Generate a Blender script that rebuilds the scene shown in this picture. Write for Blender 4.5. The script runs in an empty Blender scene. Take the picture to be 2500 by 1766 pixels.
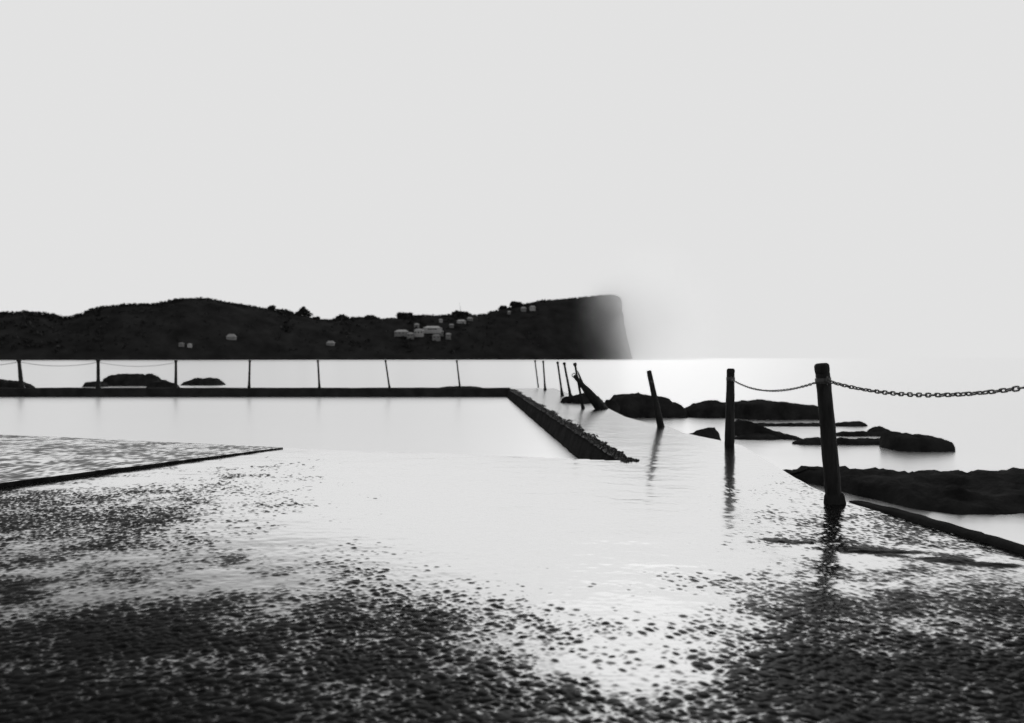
import bpy, bmesh, math, random
import numpy as np
from mathutils import Vector, Matrix

random.seed(7)
R = math.radians
scene = bpy.context.scene
col = scene.collection

# ------------------------------------------------------------------ camera
H = 1.10            # eye height above the deck (m)
FPX, CX, HY = 1900.0, 1250.0, 875.0     # survey constants: focal length, centre, horizon row
cam_d = bpy.data.cameras.new('camera')
cam = bpy.data.objects.new('camera', cam_d)
col.objects.link(cam)
cam.location = (0, 0, H)
cam.rotation_euler = (R(90), 0, 0)
cam_d.sensor_width = 36.0
cam_d.lens = 36.0 * FPX / 2500.0
cam_d.shift_y = -(883.0 - HY) / 2500.0
cam_d.clip_start = 0.05
cam_d.clip_end = 60000
cam_d.dof.use_dof = True
cam_d.dof.focus_distance = 6.6
cam_d.dof.aperture_fstop = 1.9
scene.camera = cam

# ------------------------------------------------------------------ sky and sun
SUN_AZ, SUN_EL = 10.0, 27.0            # degrees right of the view axis, above the horizon
world = bpy.data.worlds.new('World')
scene.world = world
world.use_nodes = True
wn, wl = world.node_tree.nodes, world.node_tree.links
wn.clear()
sky = wn.new('ShaderNodeTexSky')
sky.sky_type = 'NISHITA'
sky.sun_disc = False
sky.sun_elevation = R(SUN_EL)
sky.sun_rotation = R(SUN_AZ)
sky.air_density = 1.0
sky.dust_density = 2.5
sky.ozone_density = 1.0
bw = wn.new('ShaderNodeRGBToBW')
gain = wn.new('ShaderNodeMath'); gain.operation = 'MULTIPLY'
bg = wn.new('ShaderNodeBackground')
out = wn.new('ShaderNodeOutputWorld')
SKY_STRENGTH = 0.15
SKY_GAIN = 7.2
bg.inputs['Strength'].default_value = SKY_STRENGTH
gain.inputs[1].default_value = SKY_GAIN
wl.new(sky.outputs[0], bw.inputs[0])
wl.new(bw.outputs[0], gain.inputs[0])
wl.new(gain.outputs[0], bg.inputs['Color'])
wl.new(bg.outputs[0], out.inputs['Surface'])
world.cycles.sampling_method = 'NONE'

sun_d = bpy.data.lights.new('sun', 'SUN')
sun_d.energy = 0.5
sun_d.angle = R(18.0)
sun_d.color = (1, 1, 1)
sun = bpy.data.objects.new('sun', sun_d)
col.objects.link(sun)
sdir = Vector((math.sin(R(SUN_AZ)) * math.cos(R(SUN_EL)), math.cos(R(SUN_AZ)) * math.cos(R(SUN_EL)), math.sin(R(SUN_EL))))
sun.rotation_euler = sdir.to_track_quat('Z', 'Y').to_euler()
sun.location = (20, 60, 40)

vs = scene.view_settings
vs.view_transform = 'Standard'
vs.look = 'None'
vs.gamma = 1.0
vs.exposure = -1.6
vs.use_curve_mapping = False
scene.cycles.use_denoising = True
WHITE = 0.762 * 2 ** 1.6                          # the overexposed film's paper white
scene.cycles.sample_clamp_direct = WHITE
scene.cycles.sample_clamp_indirect = WHITE
scene.cycles.max_bounces = 24
scene.cycles.volume_bounces = 20
scene.cycles.volume_step_rate = 1.0

# ------------------------------------------------------------------ helpers
def P(px, py, d):
    """surveyed sight line (image column, row) at depth d metres -> world point"""
    return Vector(((px - CX) / FPX * d, d, H - (py - HY) / FPX * d))

def depth(py, z=0.0):
    return FPX * (H - z) / (py - HY)

def tag(o, label=None, cat=None, group=None, kind=None):
    if label: o['label'] = label
    if cat: o['category'] = cat
    if group: o['group'] = group
    if kind: o['kind'] = kind
    return o

def empty(name, loc):
    o = bpy.data.objects.new(name, None)
    o.empty_display_size = 0.1
    o.location = loc
    col.objects.link(o)
    return o

def mesh_obj(name, verts, faces, mat, parent=None, smooth=True, origin=None):
    me = bpy.data.meshes.new(name)
    if origin is not None:
        verts = [(v[0] - origin[0], v[1] - origin[1], v[2] - origin[2]) for v in verts]
    me.from_pydata([tuple(v) for v in verts], [], [tuple(f) for f in faces])
    me.validate()
    bm = bmesh.new(); bm.from_mesh(me)
    bmesh.ops.recalc_face_normals(bm, faces=bm.faces)
    bm.to_mesh(me); bm.free()
    if smooth:
        me.polygons.foreach_set('use_smooth', [True] * len(me.polygons))
    me.materials.append(mat)
    o = bpy.data.objects.new(name, me)
    if origin is not None:
        o.location = origin
    col.objects.link(o)
    if parent is not None:
        o.parent = parent
        if origin is not None:
            o.location = Vector(origin) - parent.location
    return o

def link_mesh(name, me, parent=None, matrix=None):
    o = bpy.data.objects.new(name, me)
    col.objects.link(o)
    if parent is not None: o.parent = parent
    if matrix is not None: o.matrix_local = matrix
    return o

def lattice(ix, iy, seed):
    ix = np.asarray(ix).astype(np.int64); iy = np.asarray(iy).astype(np.int64)
    h = (ix * 374761393 + iy * 668265263 + seed * 974634777) & 0xFFFFFFFF
    h = ((h ^ (h >> 13)) * 1274126177) & 0xFFFFFFFF
    h = ((h ^ (h >> 16)) * 2246822519) & 0xFFFFFFFF
    return ((h ^ (h >> 15)) & 0xFFFFFF) / float(0xFFFFFF)

def vnoise(x, y, seed=0):
    x = np.asarray(x, dtype=float); y = np.asarray(y, dtype=float)
    ix, iy = np.floor(x), np.floor(y)
    fx, fy = x - ix, y - iy
    fx = fx * fx * fx * (fx * (fx * 6 - 15) + 10); fy = fy * fy * fy * (fy * (fy * 6 - 15) + 10)
    a = lattice(ix, iy, seed); b = lattice(ix + 1, iy, seed)
    c = lattice(ix, iy + 1, seed); d = lattice(ix + 1, iy + 1, seed)
    return (a + (b - a) * fx) * (1 - fy) + (c + (d - c) * fx) * fy

def fbm(x, y, seed=0, octv=4, gain=0.5):
    s = 0.0; a = 1.0; t = 0.0; f = 1.0
    for k in range(octv):
        s = s + a * vnoise(x * f + 17.3 * k, y * f - 9.1 * k, seed + k)
        t += a; a *= gain; f *= 2.03
    return s / t

def pebbles(x, y, cell, seed):
    """rounded stones standing on a jittered lattice, height 0..1"""
    gx, gy = np.floor(x / cell), np.floor(y / cell)
    best = np.zeros_like(x)
    for dx in (-1, 0, 1):
        for dy in (-1, 0, 1):
            cx, cy = gx + dx, gy + dy
            jx = (cx + 0.15 + 0.7 * lattice(cx, cy, seed)) * cell
            jy = (cy + 0.15 + 0.7 * lattice(cx, cy, seed + 1)) * cell
            ex = 0.75 + 0.6 * lattice(cx, cy, seed + 2)
            rad = cell * (0.27 + 0.33 * lattice(cx, cy, seed + 3))
            hh = 0.45 + 0.55 * lattice(cx, cy, seed + 4)
            d2 = (((x - jx) / ex) ** 2 + ((y - jy) * ex) ** 2) / (rad * rad)
            best = np.maximum(best, hh * np.sqrt(np.clip(1 - d2, 0, 1)))
    return best

# ------------------------------------------------------------------ materials (all neutral: a black-and-white place)
def mat(name, base, rough=0.6, ior=1.45, vary=0.0, scale=8.0, bump=0.0, bump_scale=None, rough_vary=0.0, spec=0.5, stretch=(1, 1, 1), bump_dist=0.02, metal=0.0):
    m = bpy.data.materials.new(name)
    m.use_nodes = True
    nt = m.node_tree; n = nt.nodes; l = nt.links
    b = n['Principled BSDF']
    b.inputs['Base Color'].default_value = (base, base, base, 1)
    b.inputs['Roughness'].default_value = rough
    b.inputs['IOR'].default_value = ior
    b.inputs['Metallic'].default_value = metal
    b.inputs['Specular IOR Level'].default_value = spec
    if vary or bump or rough_vary:
        tc = n.new('ShaderNodeTexCoord')
        mp = n.new('ShaderNodeMapping'); mp.inputs['Scale'].default_value = stretch
        l.new(tc.outputs['Object'], mp.inputs['Vector'])
        nz = n.new('ShaderNodeTexNoise')
        nz.inputs['Scale'].default_value = scale
        nz.inputs['Detail'].default_value = 6
        nz.inputs['Roughness'].default_value = 0.6
        l.new(mp.outputs[0], nz.inputs['Vector'])
        if vary:
            rp = n.new('ShaderNodeMapRange')
            rp.inputs['From Min'].default_value = 0.3; rp.inputs['From Max'].default_value = 0.7
            rp.inputs['To Min'].default_value = base * (1 - vary); rp.inputs['To Max'].default_value = base * (1 + vary)
            l.new(nz.outputs['Fac'], rp.inputs['Value'])
            l.new(rp.outputs[0], b.inputs['Base Color'])
        if rough_vary:
            rr = n.new('ShaderNodeMapRange')
            rr.inputs['From Min'].default_value = 0.35; rr.inputs['From Max'].default_value = 0.65
            rr.inputs['To Min'].default_value = max(0.02, rough - rough_vary); rr.inputs['To Max'].default_value = min(1, rough + rough_vary)
            l.new(nz.outputs['Fac'], rr.inputs['Value'])
            l.new(rr.outputs[0], b.inputs['Roughness'])
        if bump:
            nb = n.new('ShaderNodeTexNoise')
            nb.inputs['Scale'].default_value = bump_scale or scale * 4
            nb.inputs['Detail'].default_value = 5
            l.new(mp.outputs[0], nb.inputs['Vector'])
            bp = n.new('ShaderNodeBump')
            bp.inputs['Strength'].default_value = bump
            bp.inputs['Distance'].default_value = bump_dist
            l.new(nb.outputs['Fac'], bp.inputs['Height'])
            l.new(bp.outputs[0], b.inputs['Normal'])
    return m

def deck_mat():
    m = bpy.data.materials.new('wet_aggregate_concrete'); m.use_nodes = True
    n = m.node_tree.nodes; l = m.node_tree.links; b = n['Principled BSDF']
    tc = n.new('ShaderNodeTexCoord')
    nz = n.new('ShaderNodeTexNoise'); nz.inputs['Scale'].default_value = 30; nz.inputs['Detail'].default_value = 5
    l.new(tc.outputs['Object'], nz.inputs['Vector'])
    c = n.new('ShaderNodeMapRange'); c.inputs['From Min'].default_value = .3; c.inputs['From Max'].default_value = .7
    c.inputs['To Min'].default_value = 0.003; c.inputs['To Max'].default_value = 0.008
    l.new(nz.outputs['Fac'], c.inputs['Value']); l.new(c.outputs[0], b.inputs['Base Color'])
    at = n.new('ShaderNodeAttribute'); at.attribute_name = 'film'
    b.inputs['IOR'].default_value = 1.33
    b.inputs['Specular IOR Level'].default_value = 0.0
    rg = n.new('ShaderNodeMapRange'); rg.inputs['To Min'].default_value = 0.50; rg.inputs['To Max'].default_value = 0.32
    l.new(at.outputs['Fac'], rg.inputs['Value']); l.new(rg.outputs[0], b.inputs['Roughness'])
    cw = n.new('ShaderNodeMapRange'); cw.inputs['To Min'].default_value = 0.05; cw.inputs['To Max'].default_value = 1.0
    l.new(at.outputs['Fac'], cw.inputs['Value']); l.new(cw.outputs[0], b.inputs['Coat Weight'])
    sx = n.new('ShaderNodeSeparateXYZ'); l.new(tc.outputs['Object'], sx.inputs[0])
    cr = n.new('ShaderNodeMapRange'); cr.inputs['From Min'].default_value = 8.0; cr.inputs['From Max'].default_value = 15.0
    cr.inputs['To Min'].default_value = 0.12; cr.inputs['To Max'].default_value = 0.25        # spray-ruffled film out on the walkway
    l.new(sx.outputs['Y'], cr.inputs['Value']); l.new(cr.outputs[0], b.inputs['Coat Roughness'])
    b.inputs['Coat IOR'].default_value = 1.14
    return m
M_DECK = deck_mat()
M_CONC = mat('weathered_concrete', 0.013, rough=0.8, vary=0.4, scale=3, bump=0.5, bump_scale=22, spec=0.0)
M_TIMBER = mat('weathered_timber', 0.014, rough=0.75, vary=0.5, scale=6, bump=0.8, bump_scale=30, stretch=(4, 4, 0.5), spec=0.05)
M_IRON = mat('rusted_iron', 0.03, rough=0.6, vary=0.5, scale=60, bump=0.5, bump_scale=200, bump_dist=0.002, spec=0.3)
M_ROCK = mat('dark_wet_rock', 0.013, rough=0.85, vary=0.5, scale=2.5, bump=0.9, bump_scale=9, spec=0.0, bump_dist=0.05)
M_WEED = mat('dark_seaweed', 0.008, rough=0.8, vary=0.5, scale=20, spec=0.15)
M_POOL = mat('pool_water_surface', 0.93, rough=0.29, ior=1.33, bump=0.10, bump_scale=1.2, bump_dist=0.05, metal=0.9)
M_SEA = mat('sea_water_surface', 0.9, rough=0.25, ior=1.33, bump=0.12, bump_scale=0.35, bump_dist=0.15, metal=0.92)
M_HILL = mat('bushland_hillside', 0.014, rough=1.0, vary=0.4, scale=0.05, spec=0.0)
M_LEAF = mat('dark_foliage', 0.015, rough=0.9, vary=0.4, scale=0.3, spec=0.05)
M_BARK = mat('bark', 0.03, rough=0.9, vary=0.3, scale=0.5, spec=0.1)
M_WALLP = mat('pale_render', 0.16, rough=0.8, vary=0.08, scale=0.3)
M_WALLG = mat('grey_render', 0.07, rough=0.8, vary=0.1, scale=0.3)
M_ROOFP = mat('pale_metal_roof', 0.15, rough=0.6, vary=0.06, scale=0.3)
M_ROOFD = mat('dark_tile_roof', 0.08, rough=0.7, vary=0.2, scale=0.6)
M_GLASS = mat('window_glass', 0.02, rough=0.08, ior=1.5)
M_STEEL = mat('galvanised_steel', 0.3, rough=0.5)

# ------------------------------------------------------------------ water
SEA_Z, POOL_Z = -0.55, -0.30

def pt_x(Z, pts):
    zs = [p[0] for p in pts]; xs = [p[1] for p in pts]
    return np.interp(Z, zs, xs)

RIGHT_EDGE = [(-4.0, 4.55), (2.0, 3.35), (4.35, 2.86), (5.9, 2.55), (6.6, 2.55), (7.2, 2.60), (8.2, 2.72), (9.7, 2.86), (10.4, 2.72), (11.3, 2.50), (12.4, 2.50), (13.0, 2.28), (14.4, 2.10), (17, 2.08), (20, 2.0), (24, 1.75), (28.0, 1.55), (31, 1.4)]
def wall_x(Z):      # inner top edge of the pool's side wall
    return 1.21 - (Z - 8.26) * 1.28 / 19.64
def near_edge_z(X): # the deck's pool-side edge
    return 8.26 + (1.21 - X) * 2.64 / 8.41

# open sea, one sheet to the horizon
S = 30000.0
sea = mesh_obj('sea', [(-S, -40, SEA_Z), (S, -40, SEA_Z), (S, S, SEA_Z), (-S, S, SEA_Z)], [(0, 1, 2, 3)], M_SEA, smooth=False)
tag(sea, 'pale glare-bright sea stretching to the horizon behind the pool', 'sea', kind='structure')
pw = mesh_obj('pool_water', [(wall_x(7.9) + 0.15, 7.9, POOL_Z), (wall_x(28.3) + 0.1, 28.3, POOL_Z), (-26, 28.3, POOL_Z), (-26, near_edge_z(-26) - 0.4, POOL_Z)],
              [(0, 1, 2, 3)], M_POOL, smooth=False)
tag(pw, 'still pale water filling the sea pool', 'pool water', kind='structure')

# ------------------------------------------------------------------ deck: real stones and standing water shaped to the glare
def deck_height(x, y):
    patch = fbm(x * 0.5, y * 0.5, 11, 4)                  # broad worn and flooded patches
    streak = fbm(x * 0.7, y * 1.6, 23, 3)
    mid = fbm(x * 5, y * 5, 31, 3)
    wx = x + (fbm(x * 7, y * 7, 401, 2) - 0.5) * 0.03; wy = y + (fbm(x * 7 + 9, y * 7, 405, 2) - 0.5) * 0.03
    xa, ya = 0.80 * wx + 0.60 * wy, -0.60 * wx + 0.80 * wy
    xb, yb = 0.53 * wx - 0.85 * wy, 0.85 * wx + 0.53 * wy
    xc, yc = 0.94 * wx + 0.34 * wy, -0.34 * wx + 0.94 * wy
    peb = np.maximum(np.maximum(pebbles(xa, ya, 0.030, 5) * 0.0072, pebbles(xb + 3.1, yb - 1.7, 0.050, 9) * 0.0098), pebbles(xc - 1.3, yc + 2.7, 0.019, 15) * 0.0055)
    fine = fbm(x * 60, y * 60, 71, 2)
    rough = np.clip((patch - 0.25) * 3.5, 0.45, 1.0)
    rough = np.maximum(rough, np.clip((4.3 - y) * 0.8, 0, 0.95))
    ridge = np.exp(-(((y - 4.56) + (x - 1.75) * 0.48) / 0.10) ** 2) * np.clip((x - 1.35) / 0.4, 0, 1) * np.clip((2.75 - x) / 0.2, 0, 1) * np.clip(fbm(x * 3, y * 9, 83, 4) * 4 - 1.3, 0, 1.2)
    h = peb * rough + (mid - 0.5) * 0.005 + (streak - 0.5) * 0.004 + (patch - 0.5) * 0.003 + (fine - 0.5) * 0.0012 + ridge * 0.012
    # water shaped to the sun glare: raised along its funnel, lowered in dim corners
    hw_ = np.clip(0.32 + (y - 2.5) * 0.60, 0.22, 2.7)
    glare_funnel = np.exp(-np.where(x < 0.42, (x - 0.42) / hw_, (x - 0.42) / (0.66 * hw_)) ** 2) * np.clip(0.30 + (y - 2.4) * 0.30, 0.25, 1)
    walk = np.clip((y - 7.5) / 2.0, 0, 1) * np.clip((x + 1.5) / 1.5, 0, 1)
    near = np.clip((4.2 - y) / 0.9, 0, 1) 
    seaw = np.clip((x - 0.6) / 0.6, 0, 1) * np.clip((4.7 - y) / 0.8, 0, 1)
    leftd = np.clip((-1.2 - x) / 2.5, 0, 1)
    water = 0.0024 + 0.012 * np.maximum(glare_funnel, walk) - 0.0016 * near - 0.0012 * leftd * (0.6 + near) - 0.0010 * seaw + (fbm(x * 2.0, y * 3.6, 47, 5, 0.7) - 0.5) * 0.0075
    sft = 0.0009
    e = np.clip((h - water) / sft, -30, 30)
    hw = water + sft * np.log1p(np.exp(e))                 # meniscus round every stone
    hw = hw + (fbm(x * 18, y * 26, 91, 2) - 0.5) * 0.0007
    film = 1 / (1 + np.exp(e * 1.6))
    return hw, film

def build_deck():
    rows = []
    z = 1.25
    while z < 28.4:
        rows.append(z)
        z += max(0.0055, z * z / (778 * 1.1) * 0.62)
    Z = np.array(rows)
    NU = 900
    u = np.linspace(0, 1, NU)
    xr = pt_x(Z, RIGHT_EDGE)
    xl = np.where(Z < 11.2, -(0.80 * Z + 1.0), wall_x(Z) + 0.005)
    X = xl[:, None] + (xr - xl)[:, None] * u[None, :]
    Y = np.repeat(Z[:, None], NU, axis=1)
    Hh, film = deck_height(X, Y)
    # falls a little at the sea edge
    keep = (Y < near_edge_z(X)) | (X > wall_x(Y))
    jump = int(np.argmax(Z >= 11.2))
    verts = np.stack([X, Y, Hh], axis=-1).reshape(-1, 3)
    n, m = X.shape
    idx = np.arange(n * m).reshape(n, m)
    k = keep[:-1, :-1] & keep[1:, :-1] & keep[:-1, 1:] & keep[1:, 1:]
    k[jump - 1, :] = False
    a, b, c, d = idx[:-1, :-1][k], idx[:-1, 1:][k], idx[1:, 1:][k], idx[1:, :-1][k]
    quads = np.stack([a, b, c, d], axis=-1).astype(np.int32)
    # strip that joins the broad deck to the walkway
    za, zb = Z[jump - 1], Z[jump]
    sv = np.linspace(0, 1, 80)
    sx = np.stack([wall_x(q) + 0.005 + (pt_x(q, RIGHT_EDGE) - wall_x(q) - 0.005) * sv for q in (za - 0.002, zb + 0.002)])
    sy = np.stack([np.full(80, za - 0.002), np.full(80, zb + 0.002)])
    sh, sf = deck_height(sx, sy)
    o0 = len(verts)
    verts = np.concatenate([verts, np.stack([sx, sy, sh], -1).reshape(-1, 3)])
    film = np.concatenate([film.ravel(), sf.ravel()])
    i0 = o0 + np.arange(79)
    quads = np.concatenate([quads, np.stack([i0, i0 + 1, i0 + 81, i0 + 80], -1).astype(np.int32)])
    me = bpy.data.meshes.new('concrete_deck')
    me.vertices.add(len(verts)); me.vertices.foreach_set('co', verts.astype(np.float32).ravel())
    me.loops.add(quads.size); me.loops.foreach_set('vertex_index', quads.ravel())
    me.polygons.add(len(quads))
    me.polygons.foreach_set('loop_start', np.arange(0, quads.size, 4, dtype=np.int32))
    me.polygons.foreach_set('use_smooth', np.ones(len(quads), dtype=bool))
    me.update(calc_edges=True)
    at = me.attributes.new('film', 'FLOAT', 'POINT'); at.data.foreach_set('value', film.astype(np.float32).ravel())
    me.materials.append(M_DECK)
    o = bpy.data.objects.new('concrete_deck', me)
    col.objects.link(o)
    print('deck quads', len(quads), 'rows', n)
    return o
deck = build_deck()
tag(deck, 'wet pebbly concrete deck shining with sun glare in front of the pool', 'deck', kind='structure')

def prism(name, outline, z0, z1, m, parent=None, smooth=False):
    n = len(outline)
    v = [(x, y, z0) for x, y in outline] + [(x, y, z1) for x, y in outline]
    f = [tuple(range(n))[::-1], tuple(range(n, 2 * n))] + [(i, (i + 1) % n, n + (i + 1) % n, n + i) for i in range(n)]
    return mesh_obj(name, v, f, m, parent, smooth)

# body of the deck below its surface
outl = [(-14, -4)] + [(x - 0.01, z) for z, x in RIGHT_EDGE if z < 31] + [(wall_x(28.0) + 0.03, 28.0), (wall_x(8.3) + 0.03, 8.35)]
outl += [(-14, near_edge_z(-14) - 0.02)]
prism('deck_body', outl, -1.4, -0.015, M_CONC, deck)

# raised slab at the left with its low riser towards the viewer
def step_line(t):   # t 0 at the pool edge, 1 at the frame's left
    a = Vector((-2.45, 9.38)); b = Vector((-4.23, 6.43))
    return a + (b - a) * t
def build_raised():
    # grid in (along pool edge, towards the step)
    A = np.array([-2.78, 9.44]); B = np.array([-6.6, 2.5])      # step line, near end outside the frame
    n, m = 260, 260
    verts = np.zeros((n, m, 3))
    for i in range(n):
        t = (i / (n - 1)) ** 1.6
        p = A + (B - A) * t
        w = np.linspace(0, 1, m) ** 1.5
        q = np.array([p[0] - 7.5, 0]); q[1] = near_edge_z(q[0]) - 0.0
        # sweep from the step line to the far-left pool edge
        e = np.array([p[0] - 9.0 * (0.15 + 0.85 * t), 0.0])
        e[1] = near_edge_z(e[0])
        verts[i, :, 0] = p[0] + (e[0] - p[0]) * w
        verts[i, :, 1] = p[1] + (e[1] - p[1]) * w
    x, y = verts[..., 0], verts[..., 1]
    wob = (fbm(x * 3, y * 3, 77, 3) - 0.5) * 0.02
    hh, film = deck_height(x + 31, y + 12)
    st = fbm(x * 2.2, y * 3.2, 201, 6, 0.7)
    film = np.clip(np.clip((st + 0.5 * (fbm(x * 11, y * 11, 301, 3) - 0.5) + 0.45 * (lattice(np.floor(x * 28), np.floor(y * 14), 19) - 0.5) - 0.38) * 3.5, 0.12, 1), 0, 1)
    tip = np.clip(np.linspace(0, 1, n) ** 1.6 * 2.6, 0, 1)[:, None]
    verts[..., 2] = 0.004 + 0.022 * tip + hh + wob * 0.3
    v = [tuple(p) for p in verts.reshape(-1, 3)]
    f = []
    for i in range(n - 1):
        for j in range(m - 1):
            a = i * m + j
            f.append((a, a + 1, a + m + 1, a + m))
    # riser down to the deck
    base = len(v)
    for i in range(n):
        p = verts[i, 0]
        jx = 0.012 * (vnoise(i * 0.35, 3.0, 5) - 0.5)
        v.append((p[0] + 0.004 + float(jx), p[1] - 0.006, -0.03))
    for i in range(n - 1):
        f.append((i * m, (i + 1) * m, base + i + 1, base + i))
    o = mesh_obj('raised_slab', v, f, M_DECK)
    at = o.data.attributes.new('film', 'FLOAT', 'POINT')
    at.data.foreach_set('value', np.concatenate([film.ravel(), np.zeros(n)]).astype(np.float32))
    return o
rs = build_raised()
tag(rs, 'low raised concrete slab with a dark riser beside the pool', 'slab', kind='structure')

# kerb lip on the sea side
def build_kerb():
    pts = [(2.62, 5.95), (2.72, 5.35), (2.86, 4.55), (3.02, 3.7), (3.3, 2.4), (3.6, 1.0)]
    prof = [(-0.050, -0.02), (-0.046, 0.022), (-0.032, 0.036), (0.03, 0.040), (0.055, 0.028), (0.065, -0.05)]
    n = 90; v = []; f = []
    zs = np.linspace(pts[0][1], pts[-1][1], n)
    for i, z in enumerate(zs):
        x = float(np.interp(-z, [-p[1] for p in pts], [p[0] for p in pts]))
        fade = min(1.0, i / 12.0)
        for k, (dx, dz) in enumerate(prof):
            wv = 0.012 * (float(vnoise(z * 4 + k * 7, k * 1.3, 3)) - 0.5) + 0.012 * (float(vnoise(z * 14 + k * 3, k * 2.3, 8)) - 0.5)
            v.append((x + dx + wv, z, dz * (0.35 + 0.65 * fade) + wv * 0.7))
    m = len(prof)
    for i in range(n - 1):
        for k in range(m - 1):
            a = i * m + k
            f.append((a, a + 1, a + m + 1, a + m))
    f.append(tuple(range(m)))
    f.append(tuple(range((n - 1) * m, n * m)))
    return mesh_obj('kerb', v, f, M_CONC)
kb = build_kerb()
tag(kb, 'low dark concrete kerb along the sea edge of the deck', 'kerb', kind='structure')

# ------------------------------------------------------------------ pool walls
def wall_far():
    root = empty('pool_wall', (-12, 28.6, -0.4))
    n = 160
    xs = np.linspace(-26, -0.05, n)
    v = []; f = []
    prof = [(0.0, -1.2), (0.0, -0.07), (0.03, -0.02), (0.10, 0.0), (0.95, 0.0), (1.0, -0.05), (1.0, -1.2)]
    for x in xs:
        for k, (dy, z) in enumerate(prof):
            w = 0.03 * (float(fbm(x * 1.2, k * 3.1, 5, 3)) - 0.5)
            v.append((x, 28.15 + dy + (w if k < 4 else 0), z + (w * 0.8 if 0 < k < 6 else 0)))
    m = len(prof)
    for i in range(n - 1):
        for k in range(m - 1):
            a = i * m + k
            f.append((a, a + 1, a + m + 1, a + m))
    f.append(tuple(range(m))); f.append(tuple(range((n - 1) * m, n * m)))
    mesh_obj('wall_body', v, f, M_CONC, root, origin=(-12, 28.6, -0.4))
    return root
wf = wall_far()
tag(wf, 'long straight dark wall across the far end of the pool, topped by posts', 'wall')

def wall_side():
    root = empty('pool_wall', (0.6, 18, -0.4))
    n = 220
    zs = 8.3 * (28.1 / 8.3) ** np.linspace(0, 1, n)
    v = []; f = []
    for z in zs:
        x = float(wall_x(z))
        for k, (dx, h) in enumerate([(-0.16, -1.2), (-0.13, -0.30), (-0.05, -0.06), (0.0, 0.002), (0.10, 0.006), (0.16, -0.03)]):
            w = 0.035 * (float(fbm(z * 3, k * 2.7, 12, 3)) - 0.5)
            v.append((x + dx + w, z, h + (w * 0.5 if 1 < k < 5 else 0)))
    m = 6
    for i in range(n - 1):
        for k in range(m - 1):
            a = i * m + k
            f.append((a, a + 1, a + m + 1, a + m))
    f.append(tuple(range(m))); f.append(tuple(range((n - 1) * m, n * m)))
    mesh_obj('wall_body', v, f, M_CONC, root, origin=(0.6, 18, -0.4))
    # ragged fringe of weed on its top edge
    rnd = random.Random(4)
    v = []; f = []
    for i in range(5200):
        z = 8.2 * (27.0 / 8.2) ** rnd.random()
        dens = float(vnoise(z * 2.2, 0.3, 61)) * 0.6 + float(vnoise(z * 6, 0.3, 62)) * 0.4
        wmax = (0.04 + 0.34 * max(0.0, dens - 0.15)) * (0.55 + 0.45 * min(1, z / 14))
        off = rnd.random() ** 1.3 * wmax - 0.03
        x = float(wall_x(z)) + off
        s = rnd.uniform(0.014, 0.042) * (0.6 + z / 22)
        hgt = rnd.uniform(0.010, 0.042) * (1.1 - 0.6 * max(0, off) / 0.25)
        a0 = rnd.random() * 6.28
        b = len(v)
        for q in range(5):
            a = a0 + q * 1.2566
            rr = s * rnd.uniform(0.6, 1.2)
            v.append((x + rr * math.cos(a), z + rr * math.sin(a) * 1.5, -0.004))
        v.append((x + rnd.uniform(-.4, .4) * s, z + rnd.uniform(-.4, .4) * s, hgt))
        for q in range(5):
            f.append((b + q, b + (q + 1) % 5, b + 5))
    w = mesh_obj('seaweed_fringe', v, f, M_WEED, root, smooth=False, origin=(0.6, 18, -0.4))
    w['kind'] = 'stuff'
    return root
ws = wall_side()
tag(ws, 'dark side wall of the pool with a ragged weedy edge, running towards the viewer', 'wall')

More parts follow.
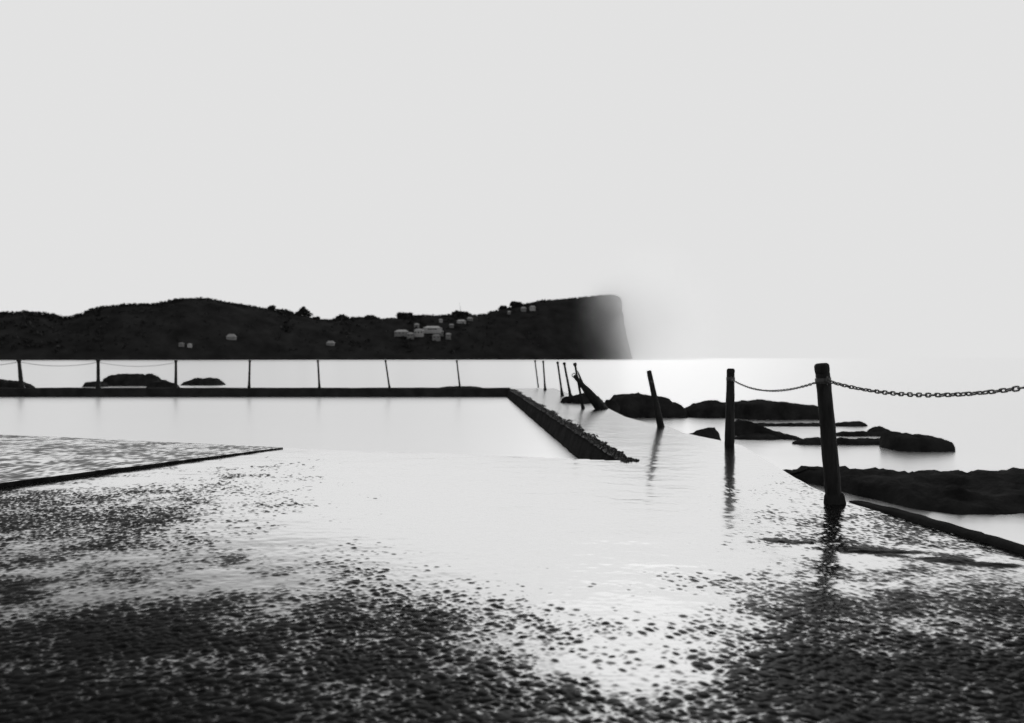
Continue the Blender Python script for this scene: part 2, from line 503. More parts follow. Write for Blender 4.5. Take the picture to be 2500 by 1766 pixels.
# ------------------------------------------------------------------ rocks
def rock(profile, Zd, half_depth, label, zbase=SEA_Z, seed=0, rough=0.05, flat=0.55, group=None, wob=0.18, plan=None, lean=0.0):
    """profile: surveyed (column,row) outline of the top at depth Zd; the rock stands on zbase"""
    pr = [P(a, b, Zd) for a, b in profile]
    xs = [p.x for p in pr]; hs = [p.z for p in pr]
    x0, x1 = xs[0], xs[-1]
    cx = (x0 + x1) / 2
    NX, NY = 84, 30
    v = []; f = []
    sv = np.linspace(0, 1, NX)[:, None]
    tv = np.linspace(-1, 1, NY)[None, :]
    x = x0 + (x1 - x0) * sv + 0 * tv
    htop = np.interp(x, xs, hs)
    edge = np.sqrt(np.clip(1 - (2 * sv - 1) ** 6, 0, 1))
    hd = half_depth * (0.25 + 0.75 * edge) * (1 + wob * (vnoise(x * 1.7 + seed * 3.1, seed + 0 * x, 3) - 0.5) * 2)
    prof = np.clip(1 - np.abs(tv) ** (2 / max(0.05, 1 - flat)), 0, 1) + 0 * x
    y = Zd + tv * hd + lean * (x - cx)
    if plan:
        yf = np.interp(x, [p[0] for p in plan[0]], [p[1] for p in plan[0]]); yb = np.interp(x, [p[0] for p in plan[1]], [p[1] for p in plan[1]])
        y = yf + (yb - yf) * (tv + 1) / 2 + 0.25 * (fbm(x * 2.2, y * 2, seed, 3) - 0.5)
    crag = 1 - np.abs(2 * fbm(x * 2.6 + seed, y * 2.6, seed + 31, 4) - 1) * 2.2
    hh = htop + rough * 0.8 * (fbm(x * 4 + seed, y * 4, seed + 2, 4) - 0.5) + rough * 0.5 * (crag - 0.6) + 0.035 * (fbm(x * 11 + seed, y * 11, seed + 41, 3) - 0.5) - rough * np.clip(-tv, 0, 1) * 0.5
    z = zbase - 0.35 + (hh - zbase + 0.35) * prof
    layer = 0.09
    zl = np.floor(z / layer) * layer
    z = np.where(prof < 0.9, z * 0.62 + (zl + layer * 0.5) * 0.38, z)
    nx = rough * (fbm(y * 3 + seed, z * 6, seed + 5, 3) - 0.5)
    ny = rough * 1.5 * (fbm(x * 3, z * 7 + seed, seed + 7, 3) - 0.5)
    v = np.stack([x + nx, y + ny, z], -1).reshape(-1, 3).tolist()
    for i in range(NX - 1):
        for j in range(NY - 1):
            a = i * NY + j
            f.append((a, a + 1, a + NY + 1, a + NY))
    f.append(tuple(range(NY))); f.append(tuple(range((NX - 1) * NY, NX * NY)))
    o = mesh_obj('rock', v, f, M_ROCK, smooth=True, origin=(cx, Zd, zbase))
    tag(o, label, 'rock', group or 'sea rocks around the pool')
    return o

rock([(-120, 927), (-60, 925), (0, 927), (18, 930), (45, 932), (60, 937), (74, 941), (84, 950)], 29.9, 0.5, 'low dark rock rising over the far pool wall at the very left', seed=1, flat=0.8)
rock([(252, 944), (258, 925), (268, 917), (290, 914), (318, 914), (340, 912.5), (352, 917), (366, 913), (378, 917), (386, 927), (392, 944)], 47, 0.9, 'largest dome of rock beyond the far wall between the second and third posts', seed=2, rough=0.14)
rock([(205, 944), (214, 933), (236, 931), (256, 934), (262, 944)], 45, 0.6, 'low flat rock crossing behind the second post of the far wall', seed=21, rough=0.06)
rock([(372, 944), (384, 927), (402, 929), (416, 936), (428, 944)], 50, 0.6, 'sloping rock on the right flank of the domed rock', seed=22, rough=0.08)
rock([(358, 948), (368, 936), (380, 931), (402, 932), (428, 937), (438, 948)], 35, 0.5, 'small low dark rock beside the third post of the far wall', seed=3)
rock([(440, 944), (454, 933), (468, 928), (480, 922), (494, 926), (510, 923), (530, 925), (543, 934), (550, 944)], 48, 0.9, 'two-humped rock beyond the far wall past the third post', seed=4, rough=0.10)
rock([(1070, 947), (1095, 943.6), (1150, 943.2), (1180, 947)], 43, 0.8, 'thin low reef just showing beyond the far wall near its corner', seed=5, rough=0.03)

rock([(1488, 1018), (1492, 978), (1502, 967), (1530, 965), (1558, 963), (1562, 959.5), (1566, 964), (1600, 965), (1618, 968), (1632, 975), (1640, 984), (1655, 985), (1668, 996), (1676, 1006)], 22.2, 0.85, 'big blocky dark rock behind the leaning third post', seed=6, rough=0.09, flat=0.75)
rock([(1660, 1014), (1672, 999), (1690, 991), (1705, 985), (1730, 979), (1748, 978), (1764, 984), (1784, 984), (1800, 992), (1806, 1014)], 22.2, 0.9, 'rounded dark rock meeting the second post from its left side', seed=7, rough=0.06)
rock([(1788, 1014), (1794, 985), (1830, 981), (1868, 978), (1900, 981), (1950, 987), (1985, 991), (2005, 993), (2018, 1000), (2024, 1016)], 21.6, 0.8, 'long flat-topped slab of rock between the two nearest upright posts', seed=8, rough=0.05, flat=0.85)
rock([(1472, 990), (1480, 977), (1500, 976), (1512, 990)], 20.2, 0.3, 'thin bar of rock joining the rubble to the blocky rock', seed=9, rough=0.03, zbase=-0.3)
rock([(1790, 1037), (1830, 1033), (1900, 1034), (2040, 1034), (2075, 1031), (2098, 1029.5), (2108, 1033), (2116, 1038)], 19.0, 0.25, 'thin reef shelf farthest out behind the nearest post', seed=10, rough=0.03, flat=0.7)
rock([(2120, 1052), (2135, 1044), (2150, 1043), (2164, 1047), (2174, 1052)], 17.4, 0.3, 'small knob of rock on the reef past the nearest post', seed=11, rough=0.04)
rock([(2030, 1061), (2060, 1055), (2130, 1054), (2200, 1057), (2215, 1064)], 16.6, 0.25, 'narrow middle reef shelf leading to the thick-ended slab', seed=12, rough=0.03, flat=0.7)
rock([(1800, 1040), (1822, 1029), (1840, 1031), (1870, 1043), (1900, 1054), (1935, 1064), (1962, 1076)], 16.2, 0.35, 'slanting spine of low reef running down behind the nearest post', seed=13, rough=0.03, flat=0.4, lean=-1.0)
rock([(1780, 1072), (1815, 1064), (1850, 1060), (1890, 1062), (1905, 1072)], 15.9, 0.3, 'pale low reef patch beside the second post', seed=14, rough=0.03)
rock([(1935, 1082), (1960, 1073), (2010, 1070), (2060, 1071), (2120, 1073), (2180, 1071), (2230, 1074), (2240, 1084)], 15.0, 0.3, 'long low foot of reef in front of the thick-ended slab', seed=15, rough=0.04, flat=0.6)
rock([(2165, 1086), (2172, 1063), (2200, 1060), (2230, 1062), (2265, 1065), (2292, 1070), (2306, 1076), (2312, 1084), (2311, 1096)], 14.2, 0.55, 'thick round-ended slab of rock lying alone in the pale sea', seed=16, rough=0.05, flat=0.85)
rock([(1680, 1064), (1705, 1053), (1730, 1046), (1744, 1044), (1752, 1056), (1760, 1072)], 15.5, 0.45, 'small wedge of rock in the water left of the second post', seed=17, rough=0.04, flat=0.4)
rock([(1946, 1166), (1962, 1159), (1990, 1155), (2050, 1151), (2110, 1151), (2200, 1152), (2300, 1155), (2370, 1158), (2440, 1163), (2520, 1157), (2700, 1165), (2900, 1190), (3000, 1230)], 10.0, 1.35, 'biggest rock, a broad black shelf just off the kerb', seed=18, rough=0.12, flat=0.7,
     plan=([(3.6, 10.5), (3.95, 10.1), (4.1, 9.5), (4.22, 8.9), (4.42, 8.3), (4.75, 7.95), (5.2, 8.0), (6, 8.1), (9.3, 8.5)], [(3.6, 10.7), (4.2, 10.9), (6, 11.0), (9.3, 10.8)]))
# rubble on the walkway round the broken post
rock([(1366, 984), (1376, 969), (1396, 963), (1410, 962), (1418, 958), (1428, 957), (1440, 962), (1452, 968), (1462, 972), (1470, 980), (1474, 988)], 19.0, 0.3, 'jagged heap of rock round the foot of the broken leaning post', zbase=-0.02, seed=19, rough=0.10, flat=0.3)

# ------------------------------------------------------------------ posts
def lathe_along(axis0, axis1, prof, seg=16, seed=0, wob=0.06):
    """prof: (t along axis 0..1 (may exceed), radius)"""
    a0, a1 = Vector(axis0), Vector(axis1)
    d = (a1 - a0)
    q = d.normalized().to_track_quat('Z', 'Y')
    v = []; f = []
    for t, r in prof:
        c = a0 + d * t
        for k in range(seg):
            a = 2 * math.pi * k / seg
            rr = r * (1 + wob * (float(vnoise(k * 0.9 + seed * 5, t * 9 + seed, 4)) - 0.5) * 2)
            v.append(c + q @ Vector((rr * math.cos(a), rr * math.sin(a), 0)))
    n = len(prof)
    for i in range(n - 1):
        for k in range(seg):
            f.append((i * seg + k, i * seg + (k + 1) % seg, (i + 1) * seg + (k + 1) % seg, (i + 1) * seg + k))
    f.append(tuple(range(seg))[::-1]); f.append(tuple(range((n - 1) * seg, n * seg)))
    return v, f

RING = None
def ring_mesh(Rm=0.028, r=0.006, n=12, m=5):
    v = []; f = []
    for i in range(n):
        a = 2 * math.pi * i / n
        for k in range(m):
            b = 2 * math.pi * k / m
            rr = Rm + r * math.cos(b)
            v.append((rr * math.cos(a), r * math.sin(b), rr * math.sin(a)))
    for i in range(n):
        for k in range(m):
            f.append((i * m + k, ((i + 1) % n) * m + k, ((i + 1) % n) * m + (k + 1) % m, i * m + (k + 1) % m))
    me = bpy.data.meshes.new('eye_ring')
    me.from_pydata(v, [], f); me.materials.append(M_IRON)
    me.polygons.foreach_set('use_smooth', [True] * len(f))
    return me
RING = ring_mesh()

def post(base_px, top_px, w_top, w_base, label, group, Z=None, flare=1.0, collar=True, knob=0.0, seed=0, cap=True, zb=0.0):
    if Z is None: Z = depth(base_px[1], zb)
    b = P(base_px[0], base_px[1], Z); t = P(top_px[0], top_px[1], Z)
    r1 = w_top / 2 / FPX * Z; r0 = w_base / 2 / FPX * Z
    root = empty('chain_post', b)
    L = (t - b).length
    prof = []
    N = 22
    for i in range(N + 1):
        s = -0.05 / L + (0.93 + 0.05 / L) * i / N
        rr = r0 + (r1 - r0) * max(0, s) ** 0.9
        rr *= 1 + (flare - 1) * math.exp(-max(0, s) * 9)
        rr *= 1 + 0.035 * (float(vnoise(s * 14 + seed * 7, seed, 9)) - 0.5) * 2
        prof.append((s, rr))
    v, f = lathe_along(b, t, prof, 16, seed, 0.05)
    mesh_obj('shaft', v, f, M_TIMBER, root, origin=b)
    if cap:
        k = 1.0 + knob
        pc = [(0.925, r1 * 0.98), (0.935, r1 * (1.02 + knob * 0.7)), (0.955, r1 * 1.06 * k), (0.98, r1 * 1.05 * k), (0.992, r1 * 0.95 * k), (1.0, r1 * 0.70 * k), (1.001, r1 * 0.2)]
        v, f = lathe_along(b, t, pc, 16, seed + 3, 0.05)
        mesh_obj('cap', v, f, M_TIMBER, root, origin=b)
    if collar:
        pc = [(-0.03 / L, r0 * 1.3), (0.01 / L, r0 * 1.24), (0.04 / L, r0 * 1.16), (0.06 / L, r0 * 1.12), (0.075 / L, r0 * 1.0)]
        v, f = lathe_along(b, t, pc, 16, seed + 5, 0.18)
        mesh_obj('base_collar', v, f, M_CONC, root, origin=b)
    return root, b, t, r0, r1

def add_ring(root, pos, normal_x=0.0):
    o = link_mesh('eye_ring', RING, root)
    o.location = Vector(pos) - root.location
    o.rotation_euler = (0, 0, normal_x)
    return o

GR_F = 'chain posts along the far pool wall'
GR_S = 'chain posts along the side walkway'
zt = 28.6
far_posts = [
    ((-140, 949), (-144, 879), 7.5, 9.5, 'post of the far wall just beyond the left edge of the view'),
    ((53, 948), (46, 878), 7.5, 10.5, 'first and thickest dark post on the far wall, nearest the left edge'),
    ((240, 948), (239.5, 879), 7.0, 8.5, 'second post on the far wall, standing left of the domed rock'),
    ((429, 948), (429.5, 880), 5.5, 7.0, 'third post on the far wall, between the domed rock and the two-humped rock'),
    ((608, 948), (610, 880), 4.6, 5.6, 'fourth post on the far wall, upright below the long hill slope'),
    ((780, 948), (776, 880), 4.2, 5.0, 'fifth post on the far wall, slightly tilted, just past the pine on the hill'),
    ((951, 948), (941, 880), 3.6, 4.4, 'sixth post on the far wall, thin and tilted below the hill houses'),
    ((1123, 948), (1115, 880), 3.4, 4.2, 'last thin post on the far wall before the pool corner'),
]
FP = []
for i, (b, t, wt, wb, lab) in enumerate(far_posts):
    r = post(b, t, wt, wb, lab, GR_F, Z=zt, flare=1.5, collar=(i < 4), knob=0.35, seed=20 + i)
    tag(r[0], lab, 'post', GR_F)
    FP.append(r)

side = [
    ((1314, 944), (1306, 880), 3.0, 3.2, 'faintest and farthest post of the side walkway, thin as a wire', 1.2, 0.5),
    ((1331, 954), (1326, 881), 3.6, 4.0, 'thin walkway post with a dark bulbous foot, second farthest', 2.4, 0.4),
    ((1373, 968), (1361, 883), 4.2, 5.0, 'thin slanting walkway post at the left end of the rock heap', 2.2, 0.4),
    ((1394, 974), (1377, 885), 5.0, 6.0, 'slanting walkway post with a knobbed top just left of the broken post', 2.2, 0.5),
    ((1424, 1000), (1403, 886), 5.0, 6.5, 'tall thin walkway post rising out of the rock heap', 1.6, 0.7),
]
SP = []
for i, (b, t, wt, wb, lab, fl, kn) in enumerate(side):
    r = post(b, t, wt, wb, lab, GR_S, flare=fl, collar=False, knob=kn, seed=40 + i)
    tag(r[0], lab, 'post', GR_S)
    SP.append(r)
lab3 = 'stout weathered post leaning left in front of the blocky rock'
p3 = post((1614, 1045), (1584, 905), 11.5, 18, lab3, GR_S, flare=1.0, seed=51, collar=False); tag(p3[0], lab3, 'post', GR_S)
lab2 = 'upright dark post standing between the two nearest rocks, second from the kerb'
p2 = post((1781, 1090), (1784, 900), 18.5, 25, lab2, GR_S, flare=0.95, seed=52, collar=False); tag(p2[0], lab2, 'post', GR_S)
lab1 = 'tallest and nearest black post, holding a chain on each side'
p1 = post((2037, 1230), (2006, 887), 33, 39, lab1, GR_S, flare=0.97, seed=53); tag(p1[0], lab1, 'post', GR_S)
lab0 = 'post beyond the right edge of the view holding the end of the chain'
p0 = post((2545, 1415), (2552, 898), 46, 54, lab0, GR_S, flare=1.0, seed=54); tag(p0[0], lab0, 'post', GR_S)

# broken post leaning out of the rubble
def broken_post():
    Zb = 16.6
    b = P(1474, 1004, Zb); t = P(1402, 917, Zb - 0.2)
    root = empty('broken_post', b)
    prof = [(-0.05, .10), (0.0, .11), (0.12, .115), (0.28, .105), (0.42, .092), (0.56, .078), (0.70, .060), (0.82, .046), (0.92, .040), (0.965, .042), (1.0, .030)]
    v, f = lathe_along(b, t, prof, 14, 5, 0.14)
    mesh_obj('shaft', v, f, M_TIMBER, root, origin=b)
    d = (t - b)
    # splintered spur
    s0 = b + d * 0.70; s1 = P(1410, 905, Zb - 0.1)
    v, f = lathe_along(s0, s1, [(0, .045), (0.4, .03), (0.8, .014), (1, .004)], 8, 9, 0.2)
    mesh_obj('splinter', v, f, M_TIMBER, root, origin=b)
    o = link_mesh('eye_ring', RING, root); o.location = t - b; o.scale = (1.6, 1.6, 1.6)
    tag(root, 'thick broken post leaning steeply left out of the rock heap', 'post')
broken_post()

# ------------------------------------------------------------------ chains
def link_shape(Lk=0.058, W=0.030, r=0.0052, n=14, m=6):
    half = Lk / 2 - W / 2
    path = []
    for i in range(n // 2):
        a = -math.pi / 2 + math.pi * i / (n // 2 - 1)
        path.append((half + (W / 2 - r) * math.cos(a), (W / 2 - r) * math.sin(a)))
    for i in range(n // 2):
        a = math.pi / 2 + math.pi * i / (n // 2 - 1)
        path.append((-half + (W / 2 - r) * math.cos(a), (W / 2 - r) * math.sin(a)))
    N = len(path); v = []; f = []
    for i in range(N):
        px, py = path[i]
        ax, ay = path[i - 1]; bx, by = path[(i + 1) % N]
        tx, ty = bx - ax, by - ay; tl = math.hypot(tx, ty); nx, ny = ty / tl, -tx / tl
        for k in range(m):
            a = 2 * math.pi * k / m
            v.append((px + nx * r * math.cos(a), py + ny * r * math.cos(a), r * math.sin(a)))
    for i in range(N):
        for k in range(m):
            f.append((i * m + k, ((i + 1) % N) * m + k, ((i + 1) % N) * m + (k + 1) % m, i * m + (k + 1) % m))
    return v, f

def chain_curve(a, b, sag, n=200):
    pts = []
    for i in range(n + 1):
        s = i / n
        p = a.lerp(b, s); p.z -= sag * 4 * s * (1 - s)
        pts.append(p)
    return pts

def resample(pts, pitch):
    outp = []; acc = 0.0; nxt = pitch / 2
    for i in range(len(pts) - 1):
        d = (pts[i + 1] - pts[i]).length
        while acc + d >= nxt:
            t = (nxt - acc) / d
            outp.append((pts[i].lerp(pts[i + 1], t), (pts[i + 1] - pts[i]).normalized()))
            nxt += pitch
        acc += d
    return outp

def chain_parts(a, b, sag, pitch, size, label, seed=0):
    root = empty('chain', a)
    v, f = link_shape(*size)
    me = bpy.data.meshes.new('link'); me.from_pydata(v, [], f); me.materials.append(M_IRON)
    me.polygons.foreach_set('use_smooth', [True] * len(f))
    rnd = random.Random(seed)
    for i, (p, d) in enumerate(resample(chain_curve(a, b, sag), pitch)):
        q = d.to_track_quat('X', 'Z').to_matrix().to_4x4()
        roll = (R(20) if i % 2 else R(110)) + rnd.uniform(-0.25, 0.25) + 0.5 * math.sin(i * 0.23)
        mtx = Matrix.Translation(p - a) @ q @ Matrix.Rotation(roll, 4, 'X')
        link_mesh('link', me, root, mtx)
    tag(root, label, 'chain', 'chains hung between the posts')
    return root

def chain_mesh(a, b, sag, pitch, size, label):
    v0, f0 = link_shape(*size, 8, 4)
    V = []; F = []
    for i, (p, d) in enumerate(resample(chain_curve(a, b, sag), pitch)):
        q = d.to_track_quat('X', 'Z').to_matrix() @ Matrix.Rotation(R(20) if i % 2 else R(110), 3, 'X')
        k = len(V)
        V += [p + q @ Vector(x) for x in v0]
        F += [tuple(j + k for j in t) for t in f0]
    o = mesh_obj('chain', V, F, M_IRON, origin=a)
    tag(o, label, 'chain', 'chains hung between the posts')
    return o

def on_post(p, frac): return p[1] + (p[2] - p[1]) * frac

def band(p, frac):
    L = (p[2] - p[1]).length
    pc = [(frac - 0.022 / L, p[4] * 1.02), (frac - 0.020 / L, p[4] * 1.13), (frac + 0.020 / L, p[4] * 1.13), (frac + 0.022 / L, p[4] * 1.02)]
    v, f = lathe_along(p[1], p[2], pc, 16, 3, 0.03)
    mesh_obj('iron_band', v, f, M_IRON, p[0], origin=p[1])
band(p1, 0.875); band(p0, 0.915); band(p2, 0.865); band(p3, 0.80)
# nearest span, links large enough to pick out
a = on_post(p1, 0.875); b = on_post(p0, 0.915)
r1m = p1[4] * 1.05
da = (b - a).normalized()
A1 = a + da * r1m; B1 = b - da * p0[4] * 1.0
add_ring(p1[0], A1, R(60)); add_ring(p0[0], B1, R(60))
chain_parts(A1, B1, 0.075, 0.0425, (0.058, 0.032, 0.0052), 'heavy linked chain sagging from the nearest post out of the right side', 1)
a2 = on_post(p1, 0.875); b2 = on_post(p2, 0.865)
d2 = (b2 - a2).normalized()
A2 = a2 + d2 * r1m; B2 = b2 - d2 * p2[4]
add_ring(p1[0], A2, R(-60)); add_ring(p2[0], B2, R(60))
chain_parts(A2, B2, 0.11, 0.055, (0.070, 0.024, 0.0034), 'thin chain curving from the nearest post back to the second post', 2)
names = ['chain cut by the left edge, hung to the first far wall post', 'thin chain sagging between the first and second far wall posts', 'thin chain sagging between the second and third far wall posts']
for i in range(3):
    a = on_post(FP[i], 0.92); b = on_post(FP[i + 1], 0.92)
    chain_mesh(a, b, 0.15, 0.05, (0.064, 0.030 - 0.004 * i, 0.006 - 0.0012 * i), names[i])

# ------------------------------------------------------------------ headland across the bay
CREST = [(-420, 790), (-300, 778), (-160, 772), (-60, 770), (0, 770), (20, 769), (60, 767), (105, 769), (125, 775), (145, 777), (170, 776), (200, 768), (230, 757), (260, 749),
         (300, 746), (340, 745), (380, 742), (410, 735), (440, 730), (490, 728), (510, 730), (560, 739), (610, 747), (660, 755), (700, 763), (725, 773), (770, 780), (800, 782),
         (860, 779), (920, 778), (960, 779), (1000, 775), (1060, 772), (1085, 774), (1110, 772), (1150, 771), (1180, 770), (1210, 761), (1240, 752), (1270, 747), (1300, 742),
         (1330, 735), (1370, 731), (1420, 727), (1470, 722), (1498, 720), (1510, 724), (1516, 740), (1521, 775), (1528, 825), (1540, 874)]
def hill_D(px): return float(np.interp(px, [-420, 300, 900, 1300, 1540], [620, 700, 820, 900, 970]))
def crest_y(px): return float(np.interp(px, [c[0] for c in CREST], [c[1] for c in CREST]))
def hill_pt(px, s):
    """s 0 at the shore .. 1 on the crest .. 1.6 down the back"""
    D = hill_D(px)
    cy = crest_y(px)
    Dc = D * 1.16
    ztop = H + (HY - cy) / FPX * Dc
    if s <= 1:
        d = D + (Dc - D) * s
        z = SEA_Z - 0.5 + (ztop - SEA_Z + 0.5) * (1 - (1 - min(1, s * 1.02)) ** 1.45)
    else:
        d = Dc + (s - 1) * D * 0.5
        z = ztop - (ztop - SEA_Z + 1.0) * ((s - 1) / 0.6) ** 1.4
    x = (px - CX) / FPX * d
    return Vector((x, d, z))
def build_hill():
    pxs = list(np.arange(-420, 1500, 6.0)) + list(np.arange(1500, 1541, 2.0))
    ss = list(np.linspace(0, 1, 22)) + [1.1, 1.25, 1.45, 1.6]
    v = []; f = []
    for px in pxs:
        for s in ss:
            p = hill_pt(px, s)
            bmp = (float(fbm(p.x * 0.05, p.y * 0.05, 3, 4)) - 0.5) * 6.0 * min(1, s * 4)
            if s >= 0.93: bmp = (float(vnoise(px * 0.09, 2.0, 13)) - 0.5) * 1.6
            if px > 1490: bmp *= 0.3
            jag = (float(fbm(s * 7.0, px * 0.03, 57, 3)) - 0.5) * 16.0 * min(1, max(0, (px - 1496) / 20.0))
            v.append((p.x + jag, p.y, max(p.z + bmp, SEA_Z - 3)))
    m = len(ss)
    for i in range(len(pxs) - 1):
        for j in range(m - 1):
            a = i * m + j
            f.append((a, a + m, a + m + 1, a + 1))
    last = (len(pxs) - 1) * m
    f.append(tuple(range(last, last + m)))
    return mesh_obj('headland', v, f, M_HILL)
hill = build_hill()
tag(hill, 'long dark wooded headland across the bay fading into glare at its tip', 'headland', kind='structure')

def leaf_clump(v, f, c, rad, n, rnd, size, squash=0.8):
    for i in range(n):
        a = rnd.random() * 6.2832; ct = rnd.uniform(-1, 1); st = math.sqrt(1 - ct * ct); rr = rad * rnd.random() ** 0.4
        p = Vector((c[0] + rr * st * math.cos(a), c[1] + rr * st * math.sin(a), c[2] + rr * ct * squash))
        s = size * rnd.uniform(0.6, 1.4)
        k = len(v)
        e1 = Vector((rnd.uniform(-1, 1), rnd.uniform(-1, 1), rnd.uniform(-1, 1))).normalized() * s
        e2 = Vector((rnd.uniform(-1, 1), rnd.uniform(-1, 1), rnd.uniform(-1, 1))).normalized() * s
        v += [p - e1, p + e2, p + e1 * 0.9, p - e2 * 0.8]
        f.append((k, k + 1, k + 2, k + 3))

# scrub over the headland, uncountable
rnd = random.Random(11)
v = []; f = []
for i in range(2600):
    px = rnd.uniform(-400, 1500)
    s = rnd.choice([rnd.uniform(0.86, 1.02), rnd.uniform(0.1, 1.0)])
    p = hill_pt(px, s)
    amp = (0.6 + 1.2 * float(vnoise(px * 0.03, 5.0, 21))) * (1.0 if not (260 < px < 660) else 0.55) * (0.5 if px > 1330 else 1)
    leaf_clump(v, f, (p.x, p.y, p.z + 0.2 * amp), 2.2 * amp, 9, rnd, 1.1 * amp)
sc = mesh_obj('bushland', v, f, M_LEAF, smooth=False)
tag(sc, 'dense dark scrub covering the headland', 'scrub', kind='stuff')

# single trees breaking the skyline
def tree(px, top_y, width_px, label, kind='round', s=0.98, seed=0):
    b = hill_pt(px, s)
    b.z -= 1.0
    d = b.y
    ztop = H + (HY - top_y) / FPX * d
    h = ztop - b.z
    w = width_px / FPX * d / 2
    rn = random.Random(100 + seed)
    root = empty('pine_tree' if kind == 'pine' else 'tree', b)
    tv, tf = lathe_along(b, (b.x, b.y, b.z + h * (0.95 if kind == 'pine' else 0.6)), [(0, w * 0.12 + 0.15), (0.5, w * 0.08 + 0.1), (1, 0.06)], 7, seed, 0.1)
    # limbs
    for k in range(6):
        a = k * 1.05 + rn.random(); q = 0.35 + 0.1 * k
        c0 = Vector((b.x, b.y, b.z + h * q * 0.7))
        c1 = c0 + Vector((math.cos(a) * w * 0.7 * (1.1 - q if kind == 'pine' else 1), math.sin(a) * w * 0.6, h * 0.14))
        lv, lf = lathe_along(c0, c1, [(0, 0.18), (1, 0.05)], 5, k, 0.1)
        k0 = len(tv); tv += lv; tf += [tuple(j + k0 for j in t) for t in lf]
    mesh_obj('trunk', tv, tf, M_BARK, root, origin=b)
    v = []; f = []
    if kind == 'pine':
        for k in range(15):
            q = 0.16 + 0.82 * k / 14
            rw = w * (1.05 - q) * 1.15 * rn.uniform(0.75, 1.2)
            for j in range(7):
                a = rn.random() * 6.28
                leaf_clump(v, f, (b.x + math.cos(a) * rw * 0.65, b.y + math.sin(a) * rw * 0.65, b.z + h * q), max(0.7, rw * 0.5), 16, rn, 1.0, 0.6)
    else:
        for k in range(13):
            a = rn.random() * 6.28; rr = w * rn.uniform(0.15, 0.75); q = rn.uniform(0.45, 0.9)
            leaf_clump(v, f, (b.x + math.cos(a) * rr, b.y + math.sin(a) * rr, b.z + h * (q - 0.25 * rr / w)), w * 0.40, 30, rn, w * 0.16 + 0.35, 0.8)
    mesh_obj('crown', v, f, M_LEAF, root, smooth=False, origin=b)
    tag(root, label, 'tree', 'trees on the headland skyline')

tree(741, 750, 44, 'tall pointed pine standing highest on the skyline where the long slope ends', 'pine', seed=1)
tree(664, 748, 26, 'small tree on the slope left of the tall pine', seed=2)
tree(771, 774, 20, 'ragged little tree just right of the tall pine', seed=3)
tree(10, 765, 26, 'low tree on the ridge at the left edge', seed=4)
tree(838, 773, 40, 'spreading tree on the low ridge right of the tall pine', seed=5)
tree(905, 773, 30, 'small rounded tree between the spreading tree and the twin crowns', seed=6)
tree(981, 765, 34, 'left of the twin round crowns above the houses', seed=7)
tree(999, 766, 30, 'right of the twin round crowns above the houses', seed=8)
tree(1127, 763, 44, 'rounded tree at the foot of the thin mast', seed=9)
tree(1256, 739, 34, 'dark tree on the rising ridge beside the uppermost houses', seed=10)
tree(1228, 749, 26, 'small tree lower on the rising ridge, left of the uppermost houses', seed=11)

# thin mast
mb = hill_pt(1127, 0.99); mt = P(1121, 738, mb.y)
mroot = empty('mast', mb)
v, f = lathe_along(mb, mt, [(0, 0.5), (0.3, 0.30), (0.7, 0.18), (1, 0.08)], 6, 1, 0.0)
mesh_obj('pole', v, f, M_STEEL, mroot, origin=mb)
for q in (0.45, 0.6):
    c = mb.lerp(mt, q)
    v, f = lathe_along(c - Vector((0.9, 0, 0)), c + Vector((0.9, 0, 0)), [(0, 0.1), (1, 0.1)], 5, 1, 0)
    mesh_obj('crossarm', v, f, M_STEEL, mroot, origin=mb)
tag(mroot, 'thin slanting mast on the headland skyline', 'mast')

# houses
def box(v, f, x0, x1, y0, y1, z0, z1):
    k = len(v)
    v += [(x0, y0, z0), (x1, y0, z0), (x1, y1, z0), (x0, y1, z0), (x0, y0, z1), (x1, y0, z1), (x1, y1, z1), (x0, y1, z1)]
    f += [(k, k + 3, k + 2, k + 1), (k + 4, k + 5, k + 6, k + 7), (k, k + 1, k + 5, k + 4), (k + 1, k + 2, k + 6, k + 5), (k + 2, k + 3, k + 7, k + 6), (k + 3, k, k + 4, k + 7)]

def house(px, py, wpx, hpx, label, wallm, roofm, rot=0.0, roof_h=0.35, nwin=3):
    # find the slope position whose row is py
    best = min((abs(HY - (hill_pt(px, s).z - H) / hill_pt(px, s).y * FPX - py), s) for s in np.linspace(0.05, 0.97, 90))
    p = hill_pt(px, best[1]); p.y -= 3.5
    d = p.y
    w = wpx / FPX * d; h = hpx / FPX * d
    dp = max(4.0, w * 0.6)
    root = empty('house', p)
    root.rotation_euler = (0, 0, rot)
    v = []; f = []
    box(v, f, -w / 2, w / 2, -dp / 2, dp / 2, -2.5, h * (1 - roof_h))
    mesh_obj('wall', v, f, wallm, root, smooth=False)
    # roof, hipped, low
    e = 0.35; z0 = h * (1 - roof_h) + 0.003; z1 = h
    v = [(-w / 2 - e, -dp / 2 - e, z0), (w / 2 + e, -dp / 2 - e, z0), (w / 2 + e, dp / 2 + e, z0), (-w / 2 - e, dp / 2 + e, z0), (-w * 0.28, 0, z1), (w * 0.28, 0, z1)]
    f = [(3, 2, 1, 0), (0, 1, 5, 4), (1, 2, 5), (2, 3, 4, 5), (3, 0, 4)]
    mesh_obj('roof', v, f, roofm, root, smooth=False)
    wh = h * (1 - roof_h)
    for k in range(nwin):
        xc = -w / 2 + w * (k + 0.5) / nwin
        v = []; f = []
        box(v, f, xc - w / nwin * 0.26, xc + w / nwin * 0.26, -dp / 2 - 0.06, -dp / 2 + 0.05, wh * 0.35, wh * 0.78)
        mesh_obj('window', v, f, M_GLASS, root, smooth=False)
    tag(root, label, 'house', 'houses on the headland')

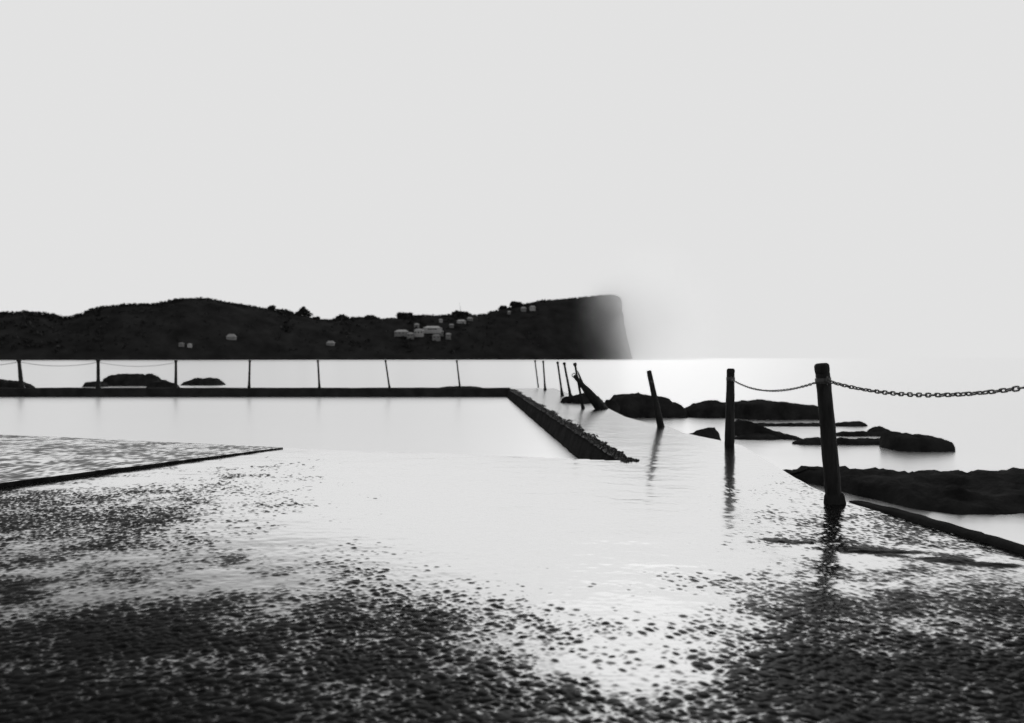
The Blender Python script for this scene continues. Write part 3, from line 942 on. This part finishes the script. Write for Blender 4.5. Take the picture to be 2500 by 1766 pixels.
house(568, 824, 22, 9, 'lone pale roofed house low on the dark slope below the hill summit', M_ROOFD, M_ROOFP, 0.2, 0.8, 2)
house(809, 840, 19, 7, 'lone pale roofed house near the shore below the tall pine', M_ROOFD, M_ROOFP, 0, 0.8, 2)
house(467, 842, 8, 4, 'tiny pale house near the shore, right one of the pair at far left', M_WALLP, M_ROOFP, 0, 0.5, 1)
house(447, 840, 10, 4, 'tiny dim house near the shore, left one of the pair at far left', M_WALLG, M_ROOFD, 0, 0.4, 1)
house(982, 818, 34, 12, 'wide pale house at the left end of the hillside cluster', M_WALLG, M_ROOFP, 0.05, 0.45, 4)
house(1003, 824, 16, 12, 'narrow grey house below the wide pale one at the left of the cluster', M_WALLG, M_ROOFP, 0.0, 0.3, 2)
house(1024, 818, 22, 15, 'tall pale house in the middle of the cluster', M_WALLP, M_ROOFP, -0.1, 0.3, 3)
house(1018, 800, 12, 10, 'small pale house uphill of the tall pale one', M_WALLG, M_ROOFP, 0, 0.4, 1)
house(1057, 810, 44, 13, 'largest and brightest house of the cluster, long and white with a dark window band', M_WALLP, M_ROOFP, 0.0, 0.35, 1)
house(1066, 828, 20, 12, 'grey house below the long white house', M_WALLG, M_ROOFD, 0.1, 0.35, 2)
house(1095, 824, 12, 11, 'small pale house at the right end of the cluster', M_WALLG, M_ROOFP, 0, 0.3, 1)
house(1076, 817, 14, 9, 'small grey house under the right end of the long white house', M_WALLG, M_ROOFP, 0, 0.3, 2)
house(1077, 785, 8, 6, 'tiny pale house near the ridge left of the mast', M_WALLP, M_ROOFP, 0, 0.4, 1)
house(1127, 787, 22, 6, 'long low pale house below the mast', M_WALLP, M_ROOFP, 0, 0.6, 3)
house(1148, 780, 14, 5, 'small pale house just right of the one below the mast', M_WALLG, M_ROOFP, 0, 0.6, 2)
house(1103, 796, 10, 5, 'tiny grey house on the slope between the mast and the long white house', M_WALLG, M_ROOFP, 0.3, 0.5, 1)
house(1243, 764, 8, 4, 'tiny house under the dark tree on the rising ridge', M_WALLG, M_ROOFP, 0, 0.5, 1)
house(1278, 758, 13, 8, 'left house of the uppermost pair on the rising ridge', M_WALLG, M_ROOFP, 0, 0.5, 2)
house(1300, 755, 14, 8, 'right house of the uppermost pair on the rising ridge', M_WALLP, M_ROOFP, 0, 0.4, 2)

# ------------------------------------------------------------------ mist volume added to fade the headland's tip into the glare
def build_glare_mist():
    c = P(1590, 800, 905)
    bm = bmesh.new()
    bmesh.ops.create_icosphere(bm, subdivisions=3, radius=1.0)
    me = bpy.data.meshes.new('glare_mist'); bm.to_mesh(me); bm.free()
    o = bpy.data.objects.new('glare_mist', me)
    o.location = c
    o.scale = (98, 45, 115)
    col.objects.link(o)
    m = bpy.data.materials.new('glare_mist'); m.use_nodes = True
    n = m.node_tree.nodes; l = m.node_tree.links
    n.clear()
    outn = n.new('ShaderNodeOutputMaterial')
    pv = n.new('ShaderNodeVolumePrincipled')
    pv.inputs['Color'].default_value = (1, 1, 1, 1)
    pv.inputs['Anisotropy'].default_value = 0.94
    tc = n.new('ShaderNodeTexCoord')
    ln = n.new('ShaderNodeVectorMath'); ln.operation = 'LENGTH'
    l.new(tc.outputs['Object'], ln.inputs[0])
    mr = n.new('ShaderNodeMapRange'); mr.interpolation_type = 'SMOOTHSTEP'
    mr.inputs['From Min'].default_value = 1.0; mr.inputs['From Max'].default_value = 0.15
    mr.inputs['To Min'].default_value = 0.0; mr.inputs['To Max'].default_value = 0.045
    l.new(ln.outputs['Value'], mr.inputs['Value'])
    nz = n.new('ShaderNodeTexNoise'); nz.inputs['Scale'].default_value = 2.6; nz.inputs['Detail'].default_value = 4
    l.new(tc.outputs['Object'], nz.inputs['Vector'])
    nr = n.new('ShaderNodeMapRange'); nr.inputs['From Min'].default_value = 0.3; nr.inputs['From Max'].default_value = 0.7
    nr.inputs['To Min'].default_value = 0.45; nr.inputs['To Max'].default_value = 1.5
    l.new(nz.outputs['Fac'], nr.inputs['Value'])
    mu = n.new('ShaderNodeMath'); mu.operation = 'MULTIPLY'
    l.new(mr.outputs[0], mu.inputs[0]); l.new(nr.outputs[0], mu.inputs[1])
    l.new(mu.outputs[0], pv.inputs['Density'])
    l.new(pv.outputs[0], outn.inputs['Volume'])
    me.materials.append(m)
    tag(o, 'bright mist added to fade the tip of the headland into glare', 'mist', kind='stuff')
build_glare_mist()
